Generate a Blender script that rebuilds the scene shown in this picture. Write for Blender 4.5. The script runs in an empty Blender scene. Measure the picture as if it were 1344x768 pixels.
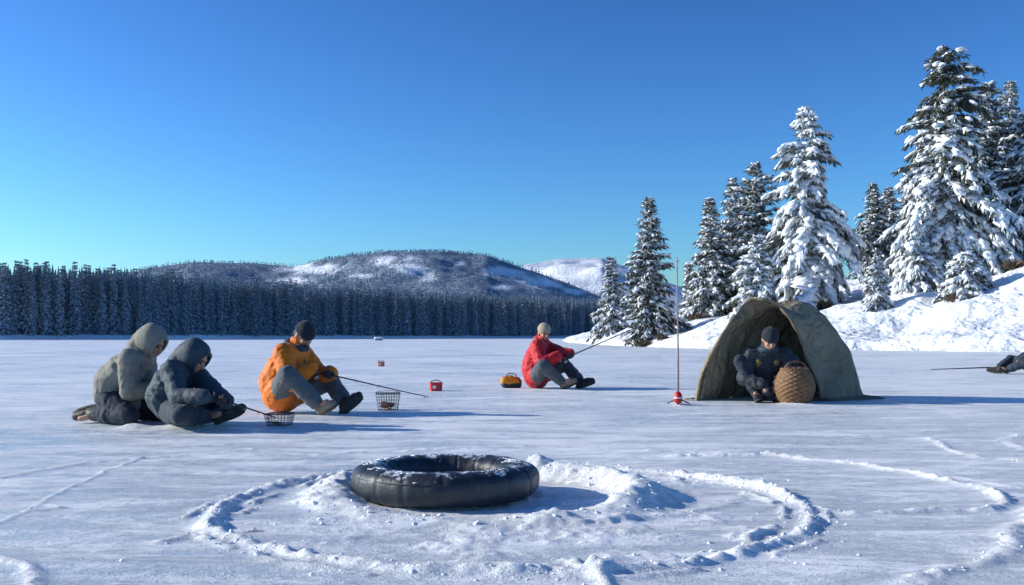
import bpy, bmesh, math, random
import numpy as np
from mathutils import Vector, Matrix
random.seed(7); rng=np.random.default_rng(7)
S=bpy.context.scene; C=S.collection
F=1307.; HZ=442.; CX=672.; CH=.72
def P(px,py,Y): return Vector(((px-CX)/F*Y,Y,CH-(py-HZ)/F*Y))
def G(px,py):
    Y=F*CH/(py-HZ); return Vector(((px-CX)/F*Y,Y,0))
# ---------------------------------------------------------------- noise
def _h(ix,iy,iz,s):
    n=(ix*374761393+iy*668265263+iz*1103515245+s*144269504)&0xffffffff
    n=((n^(n>>13))*1274126177)&0xffffffff
    n=n^(n>>16)
    return (n&0xffff)/65535.
def vn(x,y,z=0.,s=0):
    x=np.asarray(x,float);y=np.asarray(y,float);z=np.zeros_like(x)+z
    ix=np.floor(x).astype(np.int64);iy=np.floor(y).astype(np.int64);iz=np.floor(z).astype(np.int64)
    fx=x-ix;fy=y-iy;fz=z-iz
    fx=fx*fx*(3-2*fx);fy=fy*fy*(3-2*fy);fz=fz*fz*(3-2*fz)
    def L(a,b,t): return a+(b-a)*t
    r=[]
    for k in (0,1):
        a=L(_h(ix,iy,iz+k,s),_h(ix+1,iy,iz+k,s),fx); b=L(_h(ix,iy+1,iz+k,s),_h(ix+1,iy+1,iz+k,s),fx)
        r.append(L(a,b,fy))
    return L(r[0],r[1],fz)*2-1
def fbm(x,y,z=0.,s=0,o=4):
    t=0;a=1.;n=0
    for i in range(o):
        t=t+a*vn(np.asarray(x)*2**i,np.asarray(y)*2**i,np.asarray(z)*2**i,s+i*17); n+=a; a*=.5
    return t/n
def sst(x): 
    x=np.clip(x,0,1); return x*x*(3-2*x)
# ---------------------------------------------------------------- mesh helpers
def mesh_np(name,V,Q,smooth=True):
    me=bpy.data.meshes.new(name); V=np.asarray(V,np.float32); Q=np.asarray(Q,np.int32)
    me.vertices.add(len(V)); me.vertices.foreach_set('co',V.ravel())
    k,n=Q.shape
    me.loops.add(k*n); me.loops.foreach_set('vertex_index',Q.ravel())
    me.polygons.add(k); me.polygons.foreach_set('loop_start',np.arange(0,k*n,n,dtype=np.int32))
    me.polygons.foreach_set('use_smooth',np.full(k,smooth))
    me.update(calc_edges=True); me.validate(); return me
def grid_faces(r,c,wrap=False):
    i=np.arange(r-1)[:,None]; j=np.arange(c if wrap else c-1)[None,:]; j2=(j+1)%c
    return np.stack([i*c+j,i*c+j2,(i+1)*c+j2,(i+1)*c+j],-1).reshape(-1,4)
def link(name,me,m,parent=None):
    o=bpy.data.objects.new(name,me); C.objects.link(o)
    if m is not None and me is not None:
        for mm in (m if isinstance(m,(list,tuple)) else [m]): me.materials.append(mm)
    if parent: o.parent=parent
    return o
def tag(o,label,cat,group=None):
    o['label']=label;o['category']=cat
    if group:o['group']=group
    return o
def empty(name,loc,rz=0,label=None,cat=None,group=None):
    o=bpy.data.objects.new(name,None);C.objects.link(o);o.location=loc;o.rotation_euler=(0,0,rz);o.empty_display_size=.1
    if label: tag(o,label,cat,group)
    return o
def attr(me,name,v):
    a=me.attributes.new(name,'FLOAT','POINT'); a.data.foreach_set('value',np.asarray(v,np.float32).ravel())
class MB:
    def __init__(s): s.v=[];s.f=[]
    def add(s,v,f):
        b=len(s.v); s.v+= [tuple(q) for q in v]; s.f+=[tuple(i+b for i in q) for q in f]
    def tube(s,pts,r,n=6,cap=True):
        pts=[Vector(p) for p in pts]; rs=r if isinstance(r,(list,tuple)) else [r]*len(pts)
        V=[];f=[]; u=None
        for i,p in enumerate(pts):
            d=(pts[min(i+1,len(pts)-1)]-pts[max(i-1,0)]).normalized()
            if u is None:
                u=d.cross(Vector((0,0,1))) 
                if u.length<.1: u=d.cross(Vector((1,0,0)))
            u=(u-d*u.dot(d)).normalized(); w=d.cross(u)
            for k in range(n):
                a=2*math.pi*k/n; V.append(p+(u*math.cos(a)+w*math.sin(a))*rs[i])
        for i in range(len(pts)-1):
            for k in range(n):
                f.append((i*n+k,i*n+(k+1)%n,(i+1)*n+(k+1)%n,(i+1)*n+k))
        if cap: f.append(tuple(range(n))[::-1]); f.append(tuple(range((len(pts)-1)*n,len(pts)*n)))
        s.add(V,f)
    def lathe(s,prof,c=(0,0,0),n=20,ux=Vector((1,0,0)),uy=Vector((0,1,0)),uz=Vector((0,0,1)),cap=True):
        c=Vector(c);V=[];f=[]
        for (r,z) in prof:
            for k in range(n):
                a=2*math.pi*k/n; V.append(c+ux*r*math.cos(a)+uy*r*math.sin(a)+uz*z)
        for i in range(len(prof)-1):
            for k in range(n): f.append((i*n+k,i*n+(k+1)%n,(i+1)*n+(k+1)%n,(i+1)*n+k))
        if cap: f.append(tuple(range(n))[::-1]); f.append(tuple(range((len(prof)-1)*n,len(prof)*n)))
        s.add(V,f)
    def ell(s,c,a,b,d,n=12,m=8):
        c=Vector(c);a=Vector(a);b=Vector(b);d=Vector(d);prof=[]
        V=[];f=[]
        for i in range(m+1):
            t=-math.pi/2*.97+math.pi*.97*i/m
            for k in range(n):
                p=2*math.pi*k/n; V.append(c+a*math.cos(t)*math.cos(p)+b*math.cos(t)*math.sin(p)+d*math.sin(t))
        for i in range(m):
            for k in range(n): f.append((i*n+k,i*n+(k+1)%n,(i+1)*n+(k+1)%n,(i+1)*n+k))
        f.append(tuple(range(n))[::-1]); f.append(tuple(range(m*n,(m+1)*n)))
        s.add(V,f)
    def rc(s,p0,r0,p1,r1,side=None,k=1.,n=14):
        p0=Vector(p0);p1=Vector(p1);ax=p1-p0
        if ax.length<1e-5: ax=Vector((0,0,1e-3))
        ax.normalize(); u=ax.cross(Vector((0,0,1)))
        if u.length<.1:u=ax.cross(Vector((1,0,0)))
        u.normalize();w=ax.cross(u); rings=[]
        for a in (-86,-60,-30,0): rings.append((p0,r0,math.radians(a)))
        for a in (0,30,60,86): rings.append((p1,r1,math.radians(a)))
        V=[];f=[]
        for (c,r,a) in rings:
            for q in range(n):
                t=2*math.pi*q/n; off=(u*math.cos(t)+w*math.sin(t))*r*math.cos(a)
                if side is not None:
                    sd=Vector(side).normalized(); off=off+sd*off.dot(sd)*(k-1)
                V.append(c+ax*r*math.sin(a)+off)
        m=len(rings)
        for i in range(m-1):
            for q in range(n): f.append((i*n+q,i*n+(q+1)%n,(i+1)*n+(q+1)%n,(i+1)*n+q))
        f.append(tuple(range(n))[::-1]); f.append(tuple(range((m-1)*n,m*n)))
        s.add(V,f)
    def box(s,c,h,rz=0,tp=1.):
        c=Vector(c);V=[];M=Matrix.Rotation(rz,3,'Z')
        for z in(-1,1):
            t=1. if z<0 else tp
            for (x,y) in((-1,-1),(1,-1),(1,1),(-1,1)): V.append(c+M@Vector((x*h[0]*t,y*h[1]*t,z*h[2])))
        s.add(V,[(3,2,1,0),(4,5,6,7),(0,1,5,4),(1,2,6,5),(2,3,7,6),(3,0,4,7)])
    def build(s,name,m,parent=None,smooth=True,bevel=0):
        me=bpy.data.meshes.new(name); me.from_pydata(s.v,[],s.f)
        bm=bmesh.new();bm.from_mesh(me);bmesh.ops.recalc_face_normals(bm,faces=bm.faces)
        if bevel: bmesh.ops.bevel(bm,geom=bm.edges[:],offset=bevel,segments=2,affect='EDGES',profile=.6)
        bm.to_mesh(me);bm.free()
        for p in me.polygons:p.use_smooth=smooth
        return link(name,me,m,parent)
    def organic(s,name,m,parent,vox=.011,sm=4,fold=0,ff=9.,seed=0,stretch=(1,1,1)):
        me=bpy.data.meshes.new('tmp');me.from_pydata(s.v,[],s.f)
        bm=bmesh.new();bm.from_mesh(me);bmesh.ops.recalc_face_normals(bm,faces=bm.faces);bm.to_mesh(me);bm.free()
        ob=bpy.data.objects.new('tmp',me);C.objects.link(ob)
        r=ob.modifiers.new('r','REMESH');r.mode='VOXEL';r.voxel_size=vox;r.use_smooth_shade=True
        if sm:
            q=ob.modifiers.new('s','SMOOTH');q.factor=.5;q.iterations=sm
        bpy.context.view_layer.update()
        dg=bpy.context.evaluated_depsgraph_get(); m2=bpy.data.meshes.new_from_object(ob.evaluated_get(dg))
        bpy.data.objects.remove(ob);m2.name=name
        if fold:
            n=len(m2.vertices);co=np.empty(n*3,np.float32);m2.vertices.foreach_get('co',co);co=co.reshape(-1,3)
            no=np.empty(n*3,np.float32);m2.vertices.foreach_get('normal',no);no=no.reshape(-1,3)
            q=co*np.array(stretch)*ff+seed*3.7
            wv=fbm(q[:,0]*.5,q[:,1]*.5,q[:,2]*.5,seed+5,2)
            a=1-np.abs(vn(q[:,0]+wv,q[:,1]+wv,q[:,2]*1.5+wv*2,seed))*2
            b=1-np.abs(vn(q[:,0]*2.1+wv*2,q[:,1]*2.1,q[:,2]*2.6,seed+9))*2
            co=co+no*((a*.7+b*.45)*fold)[:,None]
            m2.vertices.foreach_set('co',co.astype(np.float32).ravel());m2.update()
        for p in m2.polygons:p.use_smooth=True
        return link(name,m2,m,parent)
# ---------------------------------------------------------------- materials
def nodes(name):
    m=bpy.data.materials.new(name);m.use_nodes=True;nt=m.node_tree
    b=nt.nodes['Principled BSDF'];return m,nt,b
def N(nt,t,**k):
    n=nt.nodes.new(t)
    for a,v in k.items():
        if a in n.inputs: n.inputs[a].default_value=v
        else: setattr(n,a,v)
    return n
def mixc(nt,fac,a,b):
    n=nt.nodes.new('ShaderNodeMix');n.data_type='RGBA'
    for i,v in ((0,fac),(6,a),(7,b)):
        if isinstance(v,bpy.types.NodeSocket): nt.links.new(v,n.inputs[i])
        else: n.inputs[i].default_value=v if i==0 else (*v,1)
    return n.outputs[2]
def noise(nt,co,scale,detail=4,rough=.55,dist=0):
    n=nt.nodes.new('ShaderNodeTexNoise');n.inputs['Scale'].default_value=scale;n.inputs['Detail'].default_value=detail;n.inputs['Roughness'].default_value=rough;n.inputs['Distortion'].default_value=dist
    nt.links.new(co,n.inputs['Vector']);return n.outputs['Fac']
def mp(nt,v,a,b,c=0.,d=1.):
    n=nt.nodes.new('ShaderNodeMapRange');n.inputs[1].default_value=a;n.inputs[2].default_value=b;n.inputs[3].default_value=c;n.inputs[4].default_value=d
    nt.links.new(v,n.inputs[0]);return n.outputs[0]
def mth(nt,op,a,b):
    n=nt.nodes.new('ShaderNodeMath');n.operation=op
    for i,v in((0,a),(1,b)):
        if isinstance(v,bpy.types.NodeSocket): nt.links.new(v,n.inputs[i])
        else:n.inputs[i].default_value=v
    return n.outputs[0]
def mapping(nt,tc,sc,rz=0):
    m=nt.nodes.new('ShaderNodeMapping');m.inputs['Scale'].default_value=sc;m.inputs['Rotation'].default_value=(0,0,rz);nt.links.new(tc,m.inputs[0]);return m.outputs[0]
def pm(name,c1,c2=None,scale=8,rough=.7,bump=.3,bs=60,bd=.003,metal=0,frost=None,fcol=(.8,.85,.92),co='Object',spec=.5,sheen=0,fscale=None,bump2=None):
    m,nt,b=nodes(name); tc=nt.nodes.new('ShaderNodeTexCoord').outputs[co]
    c2=c2 or tuple(x*.6 for x in c1)
    col=mixc(nt,mp(nt,noise(nt,tc,scale,5),.3,.7),c1,c2)
    if frost is not None:
        g=nt.nodes.new('ShaderNodeNewGeometry');sp=nt.nodes.new('ShaderNodeSeparateXYZ');nt.links.new(g.outputs['Normal'],sp.inputs[0])
        v=mth(nt,'ADD',sp.outputs[2],mth(nt,'MULTIPLY',mth(nt,'SUBTRACT',noise(nt,tc,fscale or scale*3,5,.7),.5),2.2))
        col=mixc(nt,mp(nt,v,frost,frost+.25),col,fcol)
    nt.links.new(col,b.inputs['Base Color']); b.inputs['Roughness'].default_value=rough;b.inputs['Metallic'].default_value=metal
    b.inputs['Specular IOR Level'].default_value=spec
    if sheen: b.inputs['Sheen Weight'].default_value=sheen
    prev=None
    if bump2:
        b0=N(nt,'ShaderNodeBump',Strength=bump2[0],Distance=bump2[2]);nt.links.new(noise(nt,tc,bump2[1],3,.5,1.5),b0.inputs['Height']);prev=b0.outputs[0]
        nt.links.new(prev,b.inputs['Normal'])
    if bump:
        bn=N(nt,'ShaderNodeBump',Strength=bump,Distance=bd);nt.links.new(noise(nt,tc,bs,5),bn.inputs['Height']);nt.links.new(bn.outputs[0],b.inputs['Normal'])
        if prev: nt.links.new(prev,bn.inputs['Normal'])
    return m
M={}
def ground_mat():
    m,nt,b=nodes('ice_and_snow'); tc=nt.nodes.new('ShaderNodeTexCoord').outputs['Object']
    at=nt.nodes.new('ShaderNodeAttribute');at.attribute_name='snow';sn=at.outputs['Fac']
    st=mapping(nt,tc,(.30,1.,1)); st2=mapping(nt,tc,(.10,1.,1),.35); st3=mapping(nt,tc,(.07,1.,1),-.28)
    n1=noise(nt,st,1.0,6,.65); n2=noise(nt,tc,11,6,.78); n3=noise(nt,tc,90,3,.65); n0=noise(nt,tc,.22,4,.6); nf=noise(nt,st,3.6,8,.80,.6)
    s1=noise(nt,st2,7,5,.7,.4); s2=noise(nt,st3,9,5,.7,.4)
    ice=mixc(nt,mp(nt,n1,.38,.62),(.52,.59,.63),(.76,.80,.82))
    ice=mixc(nt,mp(nt,n2,.40,.60,0,.75),ice,(.65,.71,.74))
    fr=mth(nt,'ADD',mth(nt,'ADD',mth(nt,'MULTIPLY',nf,.80),mth(nt,'MULTIPLY',n2,.25)),mth(nt,'MULTIPLY',n0,.35))
    frm=mp(nt,fr,.63,.75)
    ice=mixc(nt,frm,ice,(.94,.955,.95))
    ln=mth(nt,'MAXIMUM',mp(nt,s1,.59,.65),mp(nt,s2,.60,.66))
    ice=mixc(nt,mth(nt,'MULTIPLY',ln,.9),ice,(.96,.97,.965))
    sc=mth(nt,'ABSOLUTE',mth(nt,'SUBTRACT',noise(nt,mapping(nt,tc,(.25,1,1),.15),1.3,2,.4),.5),0); scm=mp(nt,sc,.0,.006,.8,0.)
    ice=mixc(nt,scm,ice,(.95,.96,.96))
    sc2=mth(nt,'ABSOLUTE',mth(nt,'SUBTRACT',noise(nt,mapping(nt,tc,(.8,.8,1),.9),.9,3,.5),.5),0)
    ice=mixc(nt,mp(nt,sc2,.0,.003,.6,0.),ice,(.93,.95,.95))
    ice=mixc(nt,mp(nt,n3,.52,.70,0,.75),ice,(.96,.97,.965))
    sm=mp(nt,mth(nt,'ADD',sn,mth(nt,'MULTIPLY',mth(nt,'SUBTRACT',n2,.5),.9)),.32,.58)
    col=mixc(nt,sm,ice,(.97,.975,.96))
    nt.links.new(col,b.inputs['Base Color'])
    rg=mth(nt,'ADD',mp(nt,n2,.3,.7,.20,.34),mth(nt,'MULTIPLY',mth(nt,'MAXIMUM',sm,frm),.40));nt.links.new(rg,b.inputs['Roughness'])
    b.inputs['Specular IOR Level'].default_value=.5
    b1=N(nt,'ShaderNodeBump',Strength=.6,Distance=.020);nt.links.new(noise(nt,st,12,8,.78),b1.inputs['Height'])
    b3=N(nt,'ShaderNodeBump',Strength=.8,Distance=.009);nt.links.new(mth(nt,'MAXIMUM',ln,frm),b3.inputs['Height']);nt.links.new(b1.outputs[0],b3.inputs['Normal'])
    b2=N(nt,'ShaderNodeBump',Strength=.6,Distance=.005);nt.links.new(noise(nt,tc,85,4,.75),b2.inputs['Height']);nt.links.new(b3.outputs[0],b2.inputs['Normal'])
    nt.links.new(b2.outputs[0],b.inputs['Normal']);return m
M['ground']=ground_mat()
M['snow']=pm('snow',(.90,.92,.94),(.84,.88,.91),3,.75,.6,9,.05,spec=.3)
M['snowbank']=pm('bank_snow',(.93,.945,.95),(.85,.885,.915),.5,.8,.8,2.2,.25,spec=.3,bump2=(.7,.5,.6))
M['crumb']=pm('crumb_snow',(.96,.965,.96),(.92,.935,.945),20,.7,.5,120,.003,spec=.3)
M['needle']=pm('needles',(.070,.090,.068),(.125,.122,.095),.8,.8,0)
M['needle_dark']=pm('needles_dark',(.055,.078,.068),(.09,.105,.085),.8,.8,0)
M['frost']=pm('branch_snow',(.92,.935,.95),(.72,.77,.82),1.2,.8,.4,8,.05,spec=.2)
M['bark']=pm('bark',(.14,.095,.065),(.07,.05,.035),3,.9,.8,12,.03)
M['far_needle_hazed']=pm('far_needles_hazed',(.185,.245,.305),(.245,.310,.370),.3,.9,0,spec=.1)  # pale bluish needles: distance haze is mixed into the base colour
M['far_frost_hazed']=pm('far_frost_hazed',(.66,.73,.79),(.42,.51,.60),.4,.9,0,spec=.1)  # frost on far trees, its colour also lightened for haze
M['wood_mass_hazed']=pm('wood_mass_hazed',(.185,.240,.300),(.265,.330,.395),.25,.9,0,spec=.1,frost=.72,fcol=(.52,.61,.70),fscale=.9)  # aerial haze over the forest mass painted into its colour
M['hilltrees_hazed']=pm('hill_trees_hazed',(.165,.225,.300),(.220,.265,.330),.02,.9,0,spec=.05,frost=1.1,fcol=(.50,.57,.66),fscale=.05)  # hill trees tinted lighter and bluer to stand for haze
M['rubber']=pm('rubber',(.014,.019,.028),(.026,.032,.042),10,.50,.35,70,.003,frost=.98,fscale=11,fcol=(.76,.80,.86),bump2=(.5,14,.006))
# ---------------------------------------------------------------- world, sun, camera
AZ=math.atan2(-1,.12); EL=math.radians(21.5)
sd=Vector((math.sin(AZ)*math.cos(EL),math.cos(AZ)*math.cos(EL),math.sin(EL)))
w=bpy.data.worlds.new('World');S.world=w;w.use_nodes=True;nt=w.node_tree
sk=nt.nodes.new('ShaderNodeTexSky');sk.sky_type='NISHITA';sk.sun_disc=False;sk.sun_elevation=EL;sk.sun_rotation=AZ%(2*math.pi)
sk.air_density=1.;sk.dust_density=.5;sk.ozone_density=3.
gm=nt.nodes.new('ShaderNodeGamma');gm.inputs[1].default_value=1.62;nt.links.new(sk.outputs[0],gm.inputs[0])
mx=nt.nodes.new('ShaderNodeMix');mx.data_type='RGBA';mx.blend_type='MULTIPLY';mx.inputs[0].default_value=1;mx.inputs[7].default_value=(.330,.505,.645,1)
nt.links.new(gm.outputs[0],mx.inputs[6]);nt.links.new(mx.outputs[2],nt.nodes['Background'].inputs[0]);nt.nodes['Background'].inputs[1].default_value=.105
sl=bpy.data.lights.new('sun','SUN');sl.energy=5.;sl.angle=math.radians(.5);sl.color=(1,.935,.82)
so=bpy.data.objects.new('sun',sl);C.objects.link(so);so.rotation_euler=(-sd).to_track_quat('-Z','Y').to_euler();so.location=(0,0,30)
cd=bpy.data.cameras.new('camera');cam=bpy.data.objects.new('camera',cd);C.objects.link(cam);S.camera=cam
cd.sensor_width=36;cd.lens=F*36/1344;cd.shift_y=(HZ-384)/1344;cd.clip_end=20000;cam.location=(0,0,CH);cam.rotation_euler=(math.pi/2,0,0)
S.view_settings.view_transform='Standard';S.view_settings.look='None';S.view_settings.exposure=0
# ---------------------------------------------------------------- ground
TR=[([(880,600),(1000,598),(1100,606),(1200,622),(1290,640),(1330,658),(1290,668),(1200,670),(1130,676)],.032,.018,1.),
([(1352,668),(1338,695),(1312,725),(1262,748),(1180,775)],.045,.018,1.),
([(1225,575),(1245,590),(1290,602),(1350,607)],.035,.012,.9),([(1350,568),(1310,578),(1350,592)],.05,.012,.9),
([(740,736),(775,748),(800,778)],.03,.016,1.),([(0,628),(100,612),(220,600),(330,592)],.035,.009,.9),
([(-10,690),(60,660),(130,625),(190,603)],.015,.006,.7),([(-10,735),(30,745),(50,775)],.03,.012,.9),
([(540,592),(700,585),(880,592),(1000,598)],.05,.012,.9),([(330,592),(430,600),(520,590)],.05,.008,.6),
([(0,600),(160,590),(300,583)],.03,.006,.6),([(1344,640),(1240,625),(1140,612)],.015,.007,.7),
([(205,715),(240,708),(290,712)],.025,.012,.9),([(780,690),(860,680),(930,668),(960,655)],.03,.010,.8),([(30,672),(80,668)],.03,.010,.9),
([(870,625),(980,640),(1060,660),(1130,676)],.025,.009,.8)]
TRW=[([(G(*p).x,G(*p).y) for p in pts],w_,h_,s_) for pts,w_,h_,s_ in TR]
def pdist(x,y,pts):
    d=np.full(x.shape,1e9)
    for (ax,ay),(bx,by) in zip(pts[:-1],pts[1:]):
        vx,vy=bx-ax,by-ay;t=np.clip(((x-ax)*vx+(y-ay)*vy)/(vx*vx+vy*vy),0,1)
        d=np.minimum(d,np.hypot(x-ax-vx*t,y-ay-vy*t))
    return d
MOUNDS=[(G(176,562).x,G(176,562).y,.10,.035),(G(150,556).x,G(150,556).y,.16,.02),(G(890,531).x,G(890,531).y,.12,.03),(G(1046,531).x,G(1046,531).y,.2,.012),(G(240,561).x,G(240,561).y,.2,.02)]
def hgt(x,y):
    x=np.asarray(x,float);y=np.asarray(y,float);R=np.hypot(x,y)
    near=np.exp(-(R/14.)**2)
    z=.008*fbm(x*.6,y*1.2,0,3,4)+.0045*near*fbm(x*4,y*9,0,8,4)
    z=z*np.where(R>60,.3,1)
    s=np.zeros_like(x)
    n6=fbm(x*7,y*7,0,21,4); n20=fbm(x*24,y*24,0,31,3); n3=fbm(x*3,y*3,0,41,3)
    wx=x+.06*n3+.01*n6;wy=y+.06*fbm(x*3,y*3,0,47,3)
    r=np.hypot(wx-0.,wy-4.27);ang=np.arctan2(wy-4.27,wx)
    am=.70+.45*sst(.5+.9*vn(ang*4+9,ang*0,0,77))
    e=np.exp(-((r-1.24)/.038)**2)*am
    e2=np.exp(-((r-1.12)/.024)**2)*.50*(vn(ang*5,ang*0+3,0,79)>.1)
    e3=np.exp(-((r-1.33)/.02)**2)*.45*(vn(ang*6,ang*0+5,0,83)>.1)
    m=np.clip(e+e2+e3,0,1.2)
    z=z+m*(.025+.018*n6+.014*n20); s=s+m*1.15
    fld=np.clip((1.22-r)*6,0,1)*np.clip((n6*.9+n3*.9-.04)*2.0,0,1)
    z=z+fld*(.006+.009*n20+.004*n6); s=s+fld*.6
    # bowl around the tube
    dx=wx+.13;dy=wy-4.50;r=np.hypot(dx,dy);a=np.arctan2(dy,dx)
    wt=.22+.80*sst((np.cos(a-math.radians(26))+.32)/1.15)+.85*np.exp(-((np.abs(a)-math.pi)/.65)**2)
    rc_=.69+.03*n3
    prof=np.where(r<rc_,np.exp(-((r-rc_)/.095)**2),np.exp(-((r-rc_)/.135)**2))
    bm_=prof*wt*(.084+.030*n3+.022*n6+.012*n20); z=z+bm_; s=s+np.clip(prof*1.6*np.clip(wt*1.6,0,1),0,1.2)
    s=s+np.where(r<.66,.75,0); z=z+np.where(r<.66,.004*n20+.006*n6,0)
    inn=np.hypot(x+.297,y-4.46); z=z+np.where(inn<.3,.05*np.exp(-(inn/.25)**4),0)
    z=np.where((inn>.26)&(inn<.44),np.minimum(z,.022+np.where(inn>.38,(inn-.38)*.7,0)),z)
    for pts,w_,h_,s_ in TRW:
        xs=[p[0] for p in pts];ys=[p[1] for p in pts]
        k=(x>min(xs)-.6)&(x<max(xs)+.6)&(y>min(ys)-.6)&(y<max(ys)+.6)
        if not k.any(): continue
        d=pdist(wx[k],wy[k],pts);g=np.exp(-(d/w_)**2)*np.clip(.85+.6*n6[k],.2,1.5)
        z[k]+=g*h_*(1+.6*n20[k]); s[k]+=g*s_
    for mx_,my,mr,mh in MOUNDS:
        g=np.exp(-(((x-mx_)**2+(y-my)**2)/mr**2)); z=z+g*mh*(1+.6*n6+.5*n20); s=s+g*1.2
    return z,np.clip(s,0,1)
def lines(a,b,st,gl,gh,lo,hi):
    L=list(np.arange(a,b,st)); q=st;v=L[-1]
    while v<hi: q*=gh;v+=q;L.append(v)
    q=st;v=L[0];Lo=[]
    while v>lo: q*=gl;v-=q;Lo.append(v)
    return np.array(Lo[::-1]+L)
gx=lines(-2.3,2.7,.0115,1.035,1.035,-4000,4000);gy=lines(2.75,5.9,.0115,1.2,1.024,-60,5000)
X,Y=np.meshgrid(gx,gy);Z,SN=hgt(X.ravel(),Y.ravel())
me=mesh_np('frozen_lake',np.stack([X.ravel(),Y.ravel(),Z],-1),grid_faces(len(gy),len(gx)));attr(me,'snow',SN)
o=link('frozen_lake_ground',me,M['ground']);o['kind']='structure'
def gz(x,y): return float(hgt(np.array([x]),np.array([y]))[0][0])
def ico(sub=1):
    bm=bmesh.new();bmesh.ops.create_icosphere(bm,subdivisions=sub,radius=1);v=np.array([q.co[:] for q in bm.verts]);f=np.array([[k.index for k in q.verts] for q in bm.faces]);bm.free();return v,f
IV,IF=ico(1);IV2,IF2=ico(2)
def scatter(tv,tf,mats,offs):
    V=np.einsum('nij,mj->nmi',mats,tv)+offs[:,None,:]
    Fc=tf[None]+(np.arange(len(offs))*len(tv))[:,None,None]
    return V.reshape(-1,3),Fc.reshape(-1,tf.shape[1])
pts=[]
def cr(n,cx,cy,r0,dr,a0=0,a1=2*math.pi,smin=.002,smax=.010):
    a=rng.uniform(a0,a1,n);r=r0+rng.normal(0,dr,n);s=smin+(smax-smin)*rng.random(n)**4
    pts.append(np.stack([cx+r*np.cos(a),cy+r*np.sin(a),s],-1))
cr(1100,0,4.27,1.24,.05);cr(120,0,4.27,1.1,.05);cr(300,-.13,4.5,.72,.08,smax=.015);cr(140,-.13,4.5,.74,.10,math.pi,2*math.pi,smax=.013);cr(90,0,4.27,1.38,.12,smax=.007)
for p_,w_,h_,s_ in TRW[:5]+TRW[12:]:
    for (ax,ay),(bx,by) in zip(p_[:-1],p_[1:]):
        n=int(25*math.hypot(bx-ax,by-ay));t=rng.random(n);s=.002+.006*rng.random(n)**3
        pts.append(np.stack([ax+(bx-ax)*t+rng.normal(0,.025,n),ay+(by-ay)*t+rng.normal(0,.025,n),s],-1))
n=220;pts.append(np.stack([rng.uniform(-4,5,n),rng.uniform(2.8,9,n),.002+.004*rng.random(n)**3],-1))
A=np.concatenate(pts);inn=np.hypot(A[:,0]+.297,A[:,1]-4.46);A=A[(inn>.44)]
zz,_=hgt(A[:,0],A[:,1]);nn=len(A)
th=rng.uniform(0,6.28,nn);sc=A[:,2][:,None]*rng.uniform(.6,1.3,(nn,3));
Rm=np.zeros((nn,3,3));Rm[:,0,0]=np.cos(th);Rm[:,0,1]=-np.sin(th);Rm[:,1,0]=np.sin(th);Rm[:,1,1]=np.cos(th);Rm[:,2,2]=.7
Rm=Rm*sc[:,None,:]
V,Fc=scatter(IV,IF,Rm,np.stack([A[:,0],A[:,1],zz+A[:,2]*.05],-1))
V=V+rng.normal(0,1,V.shape)*np.repeat(A[:,2],len(IV))[:,None]*.22
o=link('snow_crumbs',mesh_np('snow_crumbs',V,Fc,False),M['crumb']);o['kind']='stuff';tag(o,'loose crumbs of snow strewn over the churned ring and tracks on the ice','snow')
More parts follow.
